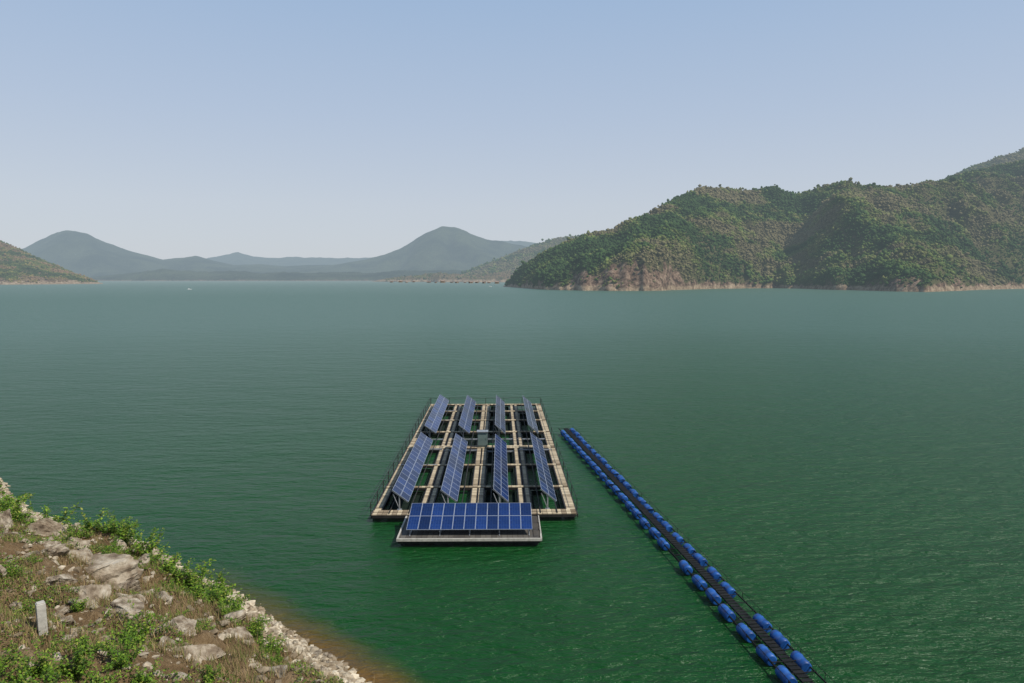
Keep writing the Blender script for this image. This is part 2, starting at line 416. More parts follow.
add_obj("hill.001", mid.mesh("hill_behind", M_right, 160, 50), kind="structure", label="low green hill sloping to the lake", category="hill")
lefth = Hill([(u(-420), 1500, 2400, 90), (u(-200), 1500, 2400, 72), (u(-80), 1550, 2300, 52), (u(-30), 1600, 2250, 45), (u(0), 1650, 2200, 38), (u(25), 1700, 2150, 27),
              (u(50), 1760, 2100, 15), (u(72), 1820, 2050, 7), (u(90), 1880, 2000, 3), (u(104), 1950, 1990, 0)], p=.8, gully=.2, gs=260, seed=33, rz=12)
add_obj("hill.002", lefth.mesh("hill_headland", M_left, 200, 60), kind="structure", label="dry brown-green headland with bare tan shore", category="hill")
farA = Hill([(u(-400), 8000, 10500, 40), (u(0), 8000, 10500, 25), (u(100), 8000, 10500, 21), (u(150), 8000, 10500, 19), (u(185), 8000, 10500, 15), (u(205), 8000, 10500, 18), (u(222), 8000, 10500, 22), (u(240), 8000, 10500, 26),
             (u(256), 8000, 10500, 21), (u(275), 8000, 10500, 20), (u(300), 8000, 10500, 21), (u(322), 8000, 10500, 20), (u(345), 8000, 10500, 20), (u(370), 8000, 10500, 20), (u(400), 8000, 10500, 24), (u(470), 8000, 10500, 32),
             (u(500), 8000, 10500, 38), (u(525), 8000, 10500, 36), (u(560), 8000, 10500, 30), (u(700), 8000, 10500, 40), (u(1100), 8000, 10500, 50)],
            p=.9, gully=.3, gs=1100, seed=41, rough=.05)
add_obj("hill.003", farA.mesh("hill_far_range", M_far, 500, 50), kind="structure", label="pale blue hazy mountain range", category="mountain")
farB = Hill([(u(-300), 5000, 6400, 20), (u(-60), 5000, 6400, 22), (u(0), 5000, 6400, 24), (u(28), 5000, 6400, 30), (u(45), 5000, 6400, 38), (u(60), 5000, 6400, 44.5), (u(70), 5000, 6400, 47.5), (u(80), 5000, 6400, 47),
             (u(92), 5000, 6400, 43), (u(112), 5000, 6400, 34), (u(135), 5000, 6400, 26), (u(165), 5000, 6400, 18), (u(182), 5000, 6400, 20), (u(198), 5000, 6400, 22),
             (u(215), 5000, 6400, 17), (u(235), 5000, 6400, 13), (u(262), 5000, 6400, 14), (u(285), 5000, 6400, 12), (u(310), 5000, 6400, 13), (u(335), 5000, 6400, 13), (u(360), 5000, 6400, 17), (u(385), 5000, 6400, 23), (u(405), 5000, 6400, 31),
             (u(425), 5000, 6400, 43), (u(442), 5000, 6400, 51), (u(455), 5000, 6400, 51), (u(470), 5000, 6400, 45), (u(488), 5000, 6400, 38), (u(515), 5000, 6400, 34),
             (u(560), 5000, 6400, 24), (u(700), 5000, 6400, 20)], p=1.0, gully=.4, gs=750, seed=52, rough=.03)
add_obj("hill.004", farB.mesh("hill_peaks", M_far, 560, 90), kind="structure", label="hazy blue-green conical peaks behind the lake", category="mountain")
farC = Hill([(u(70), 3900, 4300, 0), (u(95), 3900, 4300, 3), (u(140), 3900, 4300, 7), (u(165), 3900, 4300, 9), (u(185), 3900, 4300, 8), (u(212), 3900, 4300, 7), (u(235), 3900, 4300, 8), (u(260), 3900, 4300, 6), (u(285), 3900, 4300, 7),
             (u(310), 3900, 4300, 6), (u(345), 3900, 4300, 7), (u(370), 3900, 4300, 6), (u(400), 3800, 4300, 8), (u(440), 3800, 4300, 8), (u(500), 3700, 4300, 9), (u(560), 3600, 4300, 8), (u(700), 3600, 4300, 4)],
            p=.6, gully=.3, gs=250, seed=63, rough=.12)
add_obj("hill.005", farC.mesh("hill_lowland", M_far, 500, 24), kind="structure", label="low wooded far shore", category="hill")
spit = Hill([(u(372), 3000, 3050, 0), (u(385), 2950, 3050, 2), (u(410), 2850, 3000, 4), (u(440), 2750, 2950, 6), (u(470), 2650, 2900, 5), (u(505), 2600, 2850, 7), (u(540), 2550, 2800, 5)],
            p=.5, gully=.3, gs=90, seed=83, rough=.3, rz=5)
add_obj("hill.006", spit.mesh("hill_spit", M_left, 240, 24), kind="structure", label="low green spit with pale shore", category="hill")

# ---- woods on the hills (countless trees -> stuff)
IV, IF = ico(1)
def clump_mesh(name, pos, rad, cols, mat, per=3, seed=1, flat=.9):
    rg = np.random.default_rng(seed); n = len(pos)
    allv = []; allc = []
    for k in range(per):
        off = rg.normal(0, .6, (n, 3)) * rad[:, None]; off[:, 2] = np.abs(off[:, 2]) * 1.0 + rad * (.1 + .4 * k)
        r = rad * rg.uniform(.4, .95, n)
        jit = 1 + rg.uniform(-.45, .45, (n, len(IV)))
        v = IV[None] * jit[:, :, None] * r[:, None, None]
        v[:, :, 2] *= flat
        v = v + (pos + off)[:, None, :]
        c = cols * rg.uniform(.9, 1.1, (n, 1))
        c = np.repeat(c[:, None, :], len(IV), 1)
        allv.append(v.reshape(-1, 3)); allc.append(c.reshape(-1, 3))
    V = np.concatenate(allv); C = np.concatenate(allc)
    F = (IF[None] + (np.arange(n * per) * len(IV))[:, None, None]).reshape(-1, 3)
    return np_mesh(name, V, F, [mat], True, C)

PAL = np.array([(.040, .072, .017), (.060, .090, .020), (.084, .105, .027), (.112, .116, .035), (.112, .095, .048), (.025, .050, .013), (.104, .100, .042)])
def woods(h, n, b0, b1, tmin, tmax, rmin, rmax, seed, tint, name="woodland", label="", per=2, gain=1.0):
    rg = np.random.default_rng(seed)
    b = rg.uniform(b0, b1, n); t = rg.uniform(tmin, tmax, n)
    X, Y, Z = h.at(b, t)
    zt = h.rockline(X, Y) * rg.uniform(.7, 1.15, n) + rg.uniform(1.5, 6, n)
    zt = np.where(rg.uniform(0, 1, n) < .08, 4, zt)
    patch = fbm(X / 40., Y / 50., seed + 3, 3)
    keep = (Z > zt) & (rg.uniform(0, 1, n) < np.clip((patch - .32) * 5, .35, 1))
    X, Y, Z, patch = X[keep], Y[keep], Z[keep], patch[keep]; n = len(X)
    rad = rg.uniform(rmin, rmax, n) * (.65 + 1.0 * rg.uniform(0, 1, n) ** 5)
    tone = fbm(X / 75., Y / 120. + Z / 50., seed + 8, 4); t2 = fbm(X / 22., Y / 30. + Z / 18., seed + 18, 3)
    f = np.clip((tone - .5) * 4.2 + (t2 - .5) * 2.0 + rg.normal(0, .13, n) + .50, 0, 1)
    order = PAL[[5, 0, 1, 2, 3, 6, 4]]; q = f * 5.999; i0 = q.astype(int); fr = (q - i0)[:, None]
    cols = order[i0] * (1 - fr) + order[np.minimum(i0 + 1, 6)] * fr
    if tint: cols = cols * np.array(tint)
    cols = cols * gain * (.7 + .6 * fbm(X / 14., Y / 14., seed + 15, 2))[:, None]
    pos = np.stack([X, Y, Z - .4 * rad], 1)
    add_obj(name, clump_mesh(name, pos, rad, cols, M_forest, per, seed), kind="stuff", label=label, category="trees")
woods(right, 165000, u(506), u(1090), .004, 1.06, 1.15, 2.8, 5, None, "woodland", "dense mixed green and dry brown forest on hillside", gain=1.25)
woods(rear, 30000, u(900), u(1080), .3, 1.05, 2.0, 4.2, 15, None, "woodland.004", "hazy forest on the rear ridge", gain=1.3)
woods(lefth, 22000, u(-40), u(98), .004, 1.06, 1.6, 3.2, 6, (1.45, 1.08, 1.15), "woodland.001", "sparse dry forest on headland", gain=1.15)
woods(mid, 14000, u(462), u(620), .004, 1.06, 3, 6, 8, None, "woodland.002", "green forest on low hill", gain=1.2)
woods(spit, 1500, u(385), u(530), .004, 1.0, 2, 4.5, 9, None, "woodland.003", "low trees on a narrow spit", gain=1.1)

# ------------------------------------------------------------------ embankment
def shore_shift(s): return 3.6 * sstep(s, 36, 58) + .7 * sstep(s, 14, 24)
def bank_z(x, y):
    x = np.asarray(x, float); y = np.asarray(y, float)
    s = -NY * x + NX * y
    d = D0 - (NX * x + NY * y) + 1.6 * (fbm(x / 4.5, y / 4.5, 71, 4) - .5) - shore_shift(s)
    k = .5 - .13 * sstep(s, 30, 58)
    z = np.where(d > 0, k * d, .55 * d)
    z = np.where(z > 9.0, 9.0 + (z - 9.0) * .12, z)
    land = np.clip(d / 2.5, 0, 1)
    z = z + land * (1.9 * (fbm(x / 2.8, y / 2.8, 81, 5) - .5) + .8 * (fbm(x / .8, y / .8, 91, 4) - .5)) + .14 * (fbm(x / .5, y / .5, 95, 3) - .5)
    return np.maximum(z, -3.5)
def sd(s, d):
    return NX * (D0 - d) - NY * s, NY * (D0 - d) + NX * s
ss = np.concatenate([np.linspace(-30, 12, 220, endpoint=False), np.linspace(12, 95, 560)]); dd = np.linspace(-9, 34, 360)
SS, DD = np.meshgrid(ss, dd); GX, GY = sd(SS, DD); GZ = bank_z(GX, GY)
r_, c_ = GX.shape; ii = np.arange(r_ * c_).reshape(r_, c_)
BF = np.stack([ii[:-1, :-1].ravel(), ii[1:, :-1].ravel(), ii[1:, 1:].ravel(), ii[:-1, 1:].ravel()], 1)

def bank_mat():
    m, nt, N, L = new_mat("embankment_soil")
    geo = N.new('ShaderNodeNewGeometry'); pos = geo.outputs['Position']
    n1 = noise(N, L, pos, .45, 7, .65); n2 = noise(N, L, pos, 3.5, 7, .7); n3 = noise(N, L, pos, 14, 4, .6)
    ra = ramp(N, [(.3, (.08, .048, .025)), (.5, (.19, .125, .064)), (.62, (.29, .205, .115)), (.8, (.40, .33, .22))])
    mixf = N.new('ShaderNodeMath'); mixf.operation = 'MULTIPLY_ADD'; mixf.inputs[1].default_value = .55
    L.new(n2.outputs['Fac'], mixf.inputs[0])
    h = N.new('ShaderNodeMath'); h.operation = 'MULTIPLY'; h.inputs[1].default_value = .45; L.new(n1.outputs['Fac'], h.inputs[0]); L.new(h.outputs[0], mixf.inputs[2])
    L.new(mixf.outputs[0], ra.inputs[0])
    sz = N.new('ShaderNodeSeparateXYZ'); L.new(pos, sz.inputs[0])
    mr = N.new('ShaderNodeMapRange'); mr.inputs[1].default_value = 1.1; mr.inputs[2].default_value = .4
    L.new(sz.outputs['Z'], mr.inputs[0])
    rb = ramp(N, [(.3, (.17, .125, .075)), (.6, (.33, .265, .175)), (.8, (.43, .36, .26))]); L.new(n2.outputs['Fac'], rb.inputs[0])
    mx = N.new('ShaderNodeMix'); mx.data_type = 'RGBA'; L.new(mr.outputs[0], mx.inputs[0]); L.new(ra.outputs[0], mx.inputs[6]); L.new(rb.outputs[0], mx.inputs[7])
    p = principled(N, rough=.95, spec=.1); L.new(mx.outputs[2], p.inputs['Base Color'])
    ad = N.new('ShaderNodeMath'); ad.operation = 'ADD'; L.new(n2.outputs['Fac'], ad.inputs[0]); L.new(n3.outputs['Fac'], ad.inputs[1])
    b = N.new('ShaderNodeBump'); b.inputs['Strength'].default_value = .9; b.inputs['Distance'].default_value = .15
    L.new(ad.outputs[0], b.inputs['Height']); L.new(b.outputs[0], p.inputs['Normal'])
    o = N.new('ShaderNodeOutputMaterial'); L.new(p.outputs[0], o.inputs[0])
    return m
add_obj("ground", np_mesh("ground", np.stack([GX.ravel(), GY.ravel(), GZ.ravel()], 1), BF, [bank_mat()], True),
        kind="structure", label="steep stony brown earth bank falling to the water", category="ground")

# rocks: angular, cut by joint planes and ledges
def rock_verts(sub, seed, sq=(1, 1, 1), cuts=13, ledge=False):
    rg = np.random.default_rng(seed); v, f = ico(sub); v = v.copy()
    if ledge:
        v = np.sign(v) * np.abs(v) ** .75
    for i in range(cuts):
        n = rg.normal(0, 1, 3); n /= np.linalg.norm(n); off = rg.uniform(.35, .8)
        d = v @ n - off; v -= np.clip(d, 0, None)[:, None] * n[None]
    if ledge:
        q = rg.normal(0, .25, 3) + np.array([0, 0, 1]); q /= np.linalg.norm(q)
        h = v @ q; k = 3.6; st = (np.floor(h * k + 1.5 * fbm(v[:, 0] * 1.5, v[:, 1] * 1.5, seed, 2)) % 2)
        rad = v - h[:, None] * q[None]; v = v - rad * (st * .07)[:, None]
        n3 = fbm(v[:, 0] * 4 + v[:, 2] * 3, v[:, 1] * 4 - v[:, 2] * 3, seed + 4, 4) - .5
        v *= (1 + .13 * n3)[:, None]
    v += (rg.normal(0, .006, v.shape))
    nn = (fbm(v[:, 0] * 2 + v[:, 2], v[:, 1] * 2 - v[:, 2], seed, 4) - .5)
    v *= (1 + .2 * nn)[:, None]
    return v * np.array(sq), f
ROCKS = []
for i in range(12):
    v, f = rock_verts(5, 100 + i, (1.2, random.uniform(.65, 1.0), random.uniform(.6, .9)), 9, True)
    ROCKS.append(np_mesh("boulder", v, f, [M_rock], False))
big = [(-26.5, 36.5, 1.5), (-27.6, 36.0, 1.1), (-18.5, 29.5, 1.6), (-17.2, 28.4, 1.2), (-16.6, 25.2, 1.3), (-17.8, 25.8, 1.1), (-15.6, 28.3, 1.2), (-14.6, 27.5, .95), (-16.4, 29.6, 1.0),
       (-10.6, 21.8, 1.2), (-11.6, 22.3, .7), (-14.2, 24.4, .9), (-13.0, 23.8, .6), (-10.7, 25.6, .75), (-12.4, 26.5, .8), (-22.0, 32.5, 1.2), (-20.8, 31.2, .9), (-24.1, 34.2, 1.1),
       (-19.8, 30.6, 1.0), (-21.0, 34.5, .8), (-23.5, 37.0, .8), (-18.8, 33.3, .8), (-13.6, 21.9, .6), (-15.7, 22.9, .8), (-17.2, 23.0, .6), (-9.3, 23.3, .6), (-8.2, 22.6, .6),
       (-28.5, 38.5, 1.0), (-31, 40, 1.1), (-33, 42.5, .9), (-20.0, 28.3, 1.0), (-21.8, 29.6, .9), (-24.6, 32.0, .9), (-29.5, 35.6, 1.0), (-19.4, 29.6, 1.2), (-16.0, 27.0, 1.1), (-15.2, 25.9, .8),
       (-26.0, 38.6, .9), (-24.9, 36.0, .8), (-30.6, 38.4, 1.0), (-28.0, 34.0, .9), (-14.0, 29.8, .7), (-12.6, 28.4, .6), (-12.0, 23.6, .7)]
big = [(x, y, r * .88) for x, y, r in big]
sd_list = []
for i in range(125):
    s = random.uniform(-4, 62); d = random.uniform(.8, 14)
    x, y = sd(s, d); sd_list.append((x, y, random.choice([.25, .3, .4, .5, .65]) * random.uniform(.7, 1.2)))
for i in range(50):
    s = random.uniform(-2, 50); x, y = sd(s, random.uniform(-.2, 1.3) + float(shore_shift(s))); sd_list.append((x, y, random.uniform(.2, .45)))
PXY = (-14.3, 19.9)
for i, (x, y, r) in enumerate(big + sd_list):
    isb = i < len(big)
    z = float(bank_z(x, y))
    dpost = math.hypot(x - PXY[0] + .35, y - PXY[1] + .5)
    if z < -.3 or dpost < r * 1.3 + .9: continue
    add_obj("boulder" if i == 0 else "boulder.%03d" % i, random.choice(ROCKS), None, (x, y, z - r * (.16 if isb else .08)),
            (random.uniform(-.3, .3) + .3, random.uniform(-.3, .3) - .3, random.uniform(0, 6.28)), (r, r, r * random.uniform(.8, 1.2)),
            label="large pale weathered boulder on the earth bank" if isb else "small angular stone on the earth bank", category="rock", group="rocks on the bank")

rv = [rock_verts(1, 300 + i, (1, .8, .6)) for i in range(6)]
def rubble(name, n, sfun, rlo, rhi, seed, label, c0=(.16, .12, .075), c1=(.42, .355, .265)):
    rg = np.random.default_rng(seed)
    s, d = sfun(rg, n); x, y = sd(s, d); z = bank_z(x, y); ok = z > -.25
    x, y, z = x[ok], y[ok], z[ok]; V = []; F = []; C = []; base = 0
    for k in range(6):
        idx = np.arange(k, len(x), 6); v, f = rv[k]; m = len(idx)
        r = rlo + (rhi - rlo) * rg.uniform(0, 1, m) ** 4; a = rg.uniform(0, 6.28, m); ca, sa = np.cos(a), np.sin(a)
        vx = v[None, :, 0] * ca[:, None] - v[None, :, 1] * sa[:, None]; vy = v[None, :, 0] * sa[:, None] + v[None, :, 1] * ca[:, None]
        vv = np.stack([vx * r[:, None] + x[idx][:, None], vy * r[:, None] + y[idx][:, None], v[None, :, 2] * r[:, None] + z[idx][:, None] + .1 * r[:, None]], 2)
        V.append(vv.reshape(-1, 3)); F.append((f[None] + base + (np.arange(m) * len(v))[:, None, None]).reshape(-1, 3)); base += m * len(v)
        t = rg.uniform(0, 1, (m, 1)) ** 1.4; c = np.array([c0]) * (1 - t) + np.array([c1]) * t
        C.append(np.repeat(c[:, None, :], len(v), 1).reshape(-1, 3))
    add_obj(name, np_mesh(name, np.concatenate(V), np.concatenate(F), [M_rubble], False, np.concatenate(C)), kind="stuff", label=label, category="stones")
def shore_pts(g, n):
    s = g.uniform(-6, 74, n); return s, g.normal(.75, .65, n) + shore_shift(s)
rubble("shore_rubble", 24000, shore_pts, .035, .38, 1, "pale broken stones along the waterline", (.20, .15, .095), (.50, .43, .32))
rubble("slope_rubble", 16000, lambda g, n: (g.uniform(-8, 74, n), g.uniform(.5, 17, n)), .03, .34, 2, "loose stones scattered over the earth bank")

def leaf_quads(P, size, cols, rg, aspect=.5):
    n = len(P); a = rg.uniform(0, 6.28, n); tilt = rg.uniform(-.7, .9, n)
    dx = np.stack([np.cos(a) * np.cos(tilt), np.sin(a) * np.cos(tilt), np.sin(tilt)], 1)
    sx = np.stack([-np.sin(a), np.cos(a), rg.uniform(-.5, .5, n)], 1); sx /= np.linalg.norm(sx, axis=1)[:, None]
    L = size[:, None]
    p0 = P; p1 = P + dx * L * .5 + sx * L * aspect * .5; p2 = P + dx * L; p3 = P + dx * L * .5 - sx * L * aspect * .5
    V = np.stack([p0, p1, p2, p3], 1).reshape(-1, 3); F = np.arange(n * 4).reshape(n, 4)
    return V, F, np.repeat(cols, 4, 0)

GREENS = np.array([(.085, .165, .018), (.13, .235, .022), (.20, .31, .03), (.05, .10, .015), (.29, .31, .06)])
SH = []
for k in range(6):
    rg = np.random.default_rng(500 + k); mb = MB(); P = []
    for j in range(rg.integers(8, 13)):
        a = rg.uniform(0, 6.28); lean = rg.uniform(.1, .95); L = rg.uniform(.55, 1.3)
        prev = Vector((0, 0, -.1)); q = Vector((math.cos(a) * lean, math.sin(a) * lean, 1.0)).normalized()
        for i in range(5):
            q = (q + Vector((rg.normal(0, .14), rg.normal(0, .14), -.03))).normalized()
            nx = prev + q * (L / 5); mb.cyl(prev, nx, .016 * (1 - i * .17), .016 * (1 - (i + 1) * .17), 4, caps=False)
            m = 14 + i * 4
            c = np.array(prev)[None] + (np.array(nx) - np.array(prev))[None] * rg.uniform(0, 1, (m, 1)) + rg.normal(0, .06, (m, 3))
            P.append(c); prev = nx
    P = np.concatenate(P); P = P[P[:, 2] > -.02]
    ci = GREENS[rg.choice(5, len(P), p=[.3, .28, .17, .12, .13])] * rg.uniform(.7, 1.25, (len(P), 1))
    V, F, C = leaf_quads(P, rg.uniform(.06, .13, len(P)), ci, rg, .55)
    SH.append((mb.mesh("stem", [M_bark]), np_mesh("foliage", V, F, [M_leaf], False, C)))
shr = []
for (s, d, r) in [(46, 6.0, 1.5), (44.6, 5.4, 1.8), (43, 5.2, 1.3), (41.6, 4.2, 1.7), (40.6, 3.6, 1.5), (39.3, 3.6, 1.2), (38, 3.0, 1.5), (36.7, 3.0, 1.2), (35.5, 2.8, 1.6), (34.6, 2.6, 1.2), (33.8, 2.4, 1.7), (32.9, 2.6, 1.4), (31.8, 2.5, 1.2), (31, 2.6, 1.7), (30.2, 2.9, 1.3),
                  (28.8, 2.8, 1.3), (27.8, 3.1, .9), (26, 3.1, .9), (24.5, 3.2, .9), (36.8, 5.0, 1.0), (40, 6, .9), (34, 5.4, .8), (31, 5, .8)]:
    shr.append((*sd(s, d), r))
for s in np.arange(47, 76, 1.6):
    shr.append((*sd(s + random.uniform(-.7, .7), random.uniform(5.6, 7.6)), random.uniform(1.2, 2.2)))
    if random.random() < .7: shr.append((*sd(s + random.uniform(-.5, .5), random.uniform(7.6, 11.5)), random.uniform(.8, 1.6)))
for (x, y, r) in [(-13.8, 28.9, 1.0), (-13.6, 30.4, .9), (-12.6, 29.2, .9), (-12.4, 21.3, 1.0), (-12.0, 20.4, .9), (-12.6, 17.4, .9), (-11.9, 17.7, .9), (-11.2, 18.6, .9), (-12.2, 18.7, .8),
                  (-11.0, 17.2, 1.0), (-10.2, 18.2, .8), (-19.5, 26.8, .6), (-10.9, 28.0, .7), (-11.7, 24.6, .7), (-8.8, 24.1, .6), (-9.4, 20.2, .7), (-7.8, 20.9, .6), (-13.4, 26.2, .6),
                  (-16.3, 31.1, .8), (-15.0, 30.3, .6), (-22.6, 35.0, .8), (-17.6, 21.4, .7), (-7.2, 23.4, .5), (-12.6, 16.4, 1.0), (-13.4, 16.6, .9), (-11.7, 16.2, 1.0), (-10.6, 16.4, .9), (-9.4, 17.4, .8),
                  (-12.0, 27.4, .6), (-10.2, 26.4, .6), (-9.6, 25.4, .5), (-19.0, 31.4, .7), (-21.6, 31.0, .6), (-15.8, 23.9, .7), (-18.6, 24.6, .7), (-13.0, 22.6, .7), (-16.4, 21.9, .7)]:
    shr.append((x, y, r))
for i, (x, y, r) in enumerate(shr):
    z = float(bank_z(x, y)); e = bpy.data.objects.new("shrub" if i == 0 else "shrub.%03d" % i, None); COL.objects.link(e)
    e.location = (x, y, z - .03); e.rotation_euler = (0, 0, random.uniform(0, 6.28)); e.scale = (r * random.uniform(.85, 1.15), r * random.uniform(.85, 1.15), r * random.uniform(.75, 1.05))
    e["label"] = "leafy bright green shrub on the stony bank"; e["category"] = "bush"; e["group"] = "shrubs on the bank"
    st, fo = SH[i % 6]
    add_obj("stem.%03d" % i, st, e); add_obj("foliage.%03d" % i, fo, e)

rg = np.random.default_rng(77)
n = 260000; s = rg.uniform(-8, 76, n); d = rg.uniform(1.8, 17, n) + shore_shift(s) * .7; x, y = sd(s, d)
mask = fbm(x / 2.2, y / 2.2, 123, 4); near = np.clip((24 - y) / 6, 0, 1)
ok = ((mask + .11 * near - .07 * (rg.uniform(0, 1, n))) > .51) & (bank_z(x, y) > .6)
x, y = x[ok], y[ok]; P = np.stack([x, y, bank_z(x, y) + rg.uniform(.0, .26, len(x))], 1)
ci = GREENS[rg.choice(5, len(P), p=[.3, .22, .15, .13, .20])] * rg.uniform(.55, 1.05, (len(P), 1))
V, F, C = leaf_quads(P, rg.uniform(.05, .13, len(P)), ci, rg, .6)
add_obj("ground_cover", np_mesh("ground_cover", V, F, [M_leaf], False, C), kind="stuff", label="low creeping green leaves on the bank", category="plants")
n = 240000; s = rg.uniform(-8, 76, n); d = rg.uniform(1.8, 17, n) + shore_shift(s) * .6; x, y = sd(s, d)
mask = fbm(x / 1.8, y / 1.8, 223, 4); ok = (mask > .46) & (bank_z(x, y) > .6); x, y = x[ok], y[ok]; n = len(x)
B = np.stack([x, y, bank_z(x, y) - .02], 1); a = rg.uniform(0, 6.28, n); h = rg.uniform(.1, .45, n); ln = rg.uniform(.1, .8, n)
wv = np.stack([np.cos(a + 1.57), np.sin(a + 1.57), 0 * a], 1) * .013
tip = B + np.stack([np.cos(a) * ln * h, np.sin(a) * ln * h, h], 1)
V = np.stack([B - wv, B + wv, tip], 1).reshape(-1, 3); t = rg.uniform(0, 1, (n, 1))
C = np.where(t > .3, np.array([[.34, .245, .12]]), np.array([[.17, .20, .05]])) * rg.uniform(.5, 1.15, (n, 1))
add_obj("dry_grass", np_mesh("dry_grass", V, np.arange(3 * n).reshape(n, 3), [M_grass], False, np.repeat(C, 3, 0)), kind="stuff", label="dry straw-coloured grass on the bank", category="grass")

px, py = PXY; pz = float(bank_z(px, py))
mb = MB(); mb.box((0, 0, .40), (.24, .24, 1.3)); mb.box((0, 0, 1.065), (.20, .20, .03))
me = mb.mesh("marker_post", [M_conc]); po = add_obj("marker_post", me, None, (px, py, pz - .1), (.02, -.02, .75), label="short square pale concrete marker post in the bank", category="post")
bv = po.modifiers.new("bevel", 'BEVEL'); bv.width = .015; bv.segments = 2

# ------------------------------------------------------------------ main raft
def drum_mesh(name, r, L, mat, n=16):
    mb = MB(); prof = [(-.5, .80), (-.48, .97), (-.3, .97), (-.28, 1.04), (-.26, .97), (.26, .97), (.28, 1.04), (.3, .97), (.48, .97), (.5, .80)]
    rings = []
    for (t, k) in prof:
        b = len(mb.v); rings.append(b)
        for i in range(n):
            a = 2 * math.pi * i / n; mb.v.append((math.cos(a) * r * k, t * L, math.sin(a) * r * k))
    for q in range(len(prof) - 1):
        for i in range(n):
            j = (i + 1) % n; mb.f.append([rings[q] + i, rings[q + 1] + i, rings[q + 1] + j, rings[q] + j]); mb.m.append(0)
    mb.f.append([rings[0] + i for i in range(n)]); mb.m.append(0); mb.f.append([rings[-1] + i for i in range(n)][::-1]); mb.m.append(0)
    me = mb.mesh(name, [mat], True)
    for p in list(me.polygons)[-2:]: p.use_smooth = False
    return me

RX, RY, RA = -2.5, 43.7, math.radians(1.15)
raft = bpy.data.objects.new("floating_raft", None); COL.objects.link(raft)
raft.location = (RX, RY, 0); raft.rotation_euler = (0, 0, RA)
raft["label"] = "large rectangular fish-farm raft with plank walkways on water"; raft["category"] = "raft"
longs = [(-6.5, .40), (-3.55, .26), (-3.05, .26), (-.14, .34), (.34, .34), (3.2, .26), (3.7, .26), (6.5, .58)]
crosses = [(.18, .36), (.68, .36), (6.0, .32), (12.0, .32), (17.8, .36), (18.3, .36), (24.3, .36), (30.0, .32), (35.0, .32), (39.3, .45)]
for i, (lx, wd) in enumerate(longs):
    mb = MB(); mb.box((0, 19.9, .44), (wd, 39.6, .08))
    add_obj("walkway" if i == 0 else "walkway.%03d" % i, mb.mesh("walkway", [M_deck]), raft, (lx, 0, 0))
    mb = MB()
    for sx in (-wd / 2 - .05, wd / 2 + .05): mb.box((sx, 19.9, .36), (.07, 39.7, .2))
    for yy in np.arange(.5, 39.5, 1.5): mb.box((0, yy, .32), (wd + .1, .1, .12))
    add_obj("frame_beam.%03d" % i, mb.mesh("frame_beam", [M_steel]), raft, (lx, 0, 0))
for i, (cy, wd) in enumerate(crosses):
    mb = MB(); mb.box((0, 0, .5), (13.5, wd, .07))
    add_obj("walkway.%03d" % (i + 10), mb.mesh("cross_walkway", [M_deckx]), raft, (0.02, cy, 0))
    mb = MB()
    for sy in (-wd / 2 - .04, wd / 2 + .04): mb.box((0, sy, .40), (13.4, .05, .18))
    mb.box((0, 0, .40), (.1, wd, .1))
    add_obj("frame_beam.%03d" % (i + 20), mb.mesh("frame_beam", [M_steel]), raft, (0.02, cy, 0))
dm = drum_mesh("float", .28, 1.5, M_drumdark)
k = 0
for lx in (-6.5, -3.3, .1, 3.45, 6.5):
    for yy in np.arange(1.4, 39, 2.5):
        add_obj("float.%03d" % k, dm, raft, (lx, yy, .02)); k += 1
def rail(pts, hgt, gap, r=.025, rails=(1.0,), mat=None, z0=.45):
    mb = MB()
    for a, b in zip(pts[:-1], pts[1:]):
        a = Vector((*a, 0)); b = Vector((*b, 0)); L = (b - a).length; n = max(1, int(L / gap))
        for i in range(n + 1):
            p = a.lerp(b, i / n); mb.cyl(p + Vector((0, 0, z0)), p + Vector((0, 0, z0 + hgt)), r, r, 6)
        for q in rails: mb.cyl(a + Vector((0, 0, z0 + hgt * q)), b + Vector((0, 0, z0 + hgt * q)), r * .8, None, 5)
    return mb.mesh("railing", [mat or M_steel])
add_obj("railing", rail([(-6.8, .2), (-6.8, 39.5)], .85, 2.4, .032, (1.0, .5)), raft)
add_obj("railing.001", rail([(-6.7, 39.65), (6.8, 39.65)], .8, 2.2, .03, (1.0,)), raft)
add_obj("railing.002", rail([(6.9, 1), (6.9, 39.5)], .7, 3.2, .028, (1.0,)), raft)
for q, sx in enumerate((-4.3, -5.6, -2.2, -.9, 1.1, 2.3, 4.4, 5.5)):
    mb = MB(); mb.cyl((0, .1, .58), (0, 39.4, .58), .04, None, 6)
    add_obj("net_pipe.%03d" % q, mb.mesh("net_pipe", [M_steel]), raft, (sx, 0, 0))
net = noisy_mat("dark_net", [(.3, (.004, .010, .007)), (.7, (.014, .022, .015))], 5, .9, .1)
ci = 0
lxs = [-6.5, -3.3, .1, 3.45, 6.5]; cys = [.45, 6.0, 12.0, 18.0, 24.3, 30.0, 35.0, 39.3]
for a in range(4):
    for b in range(7):
        if (a * 7 + b) % 5 == 2: continue
        x0, x1 = lxs[a] + .62, lxs[a + 1] - .62; y0, y1 = cys[b] + .6, cys[b + 1] - .5
        mb = MB()
        for (p, q) in (((x0, y0), (x1, y0)), ((x1, y0), (x1, y1)), ((x1, y1), (x0, y1)), ((x0, y1), (x0, y0))):
            mb.cyl((*p, .30), (*q, .30), .03, None, 6)
            mb.quad([(*p, -.3), (*q, -.3), (*q, .3), (*p, .3)])
        if (a + b) % 2 == 0: mb.quad([(x0, y0, .05), (x1, y0, .05), (x1, y1, .05), (x0, y1, .05)])
        add_obj("fish_net.%03d" % ci, mb.mesh("fish_net", [net]), raft); ci += 1

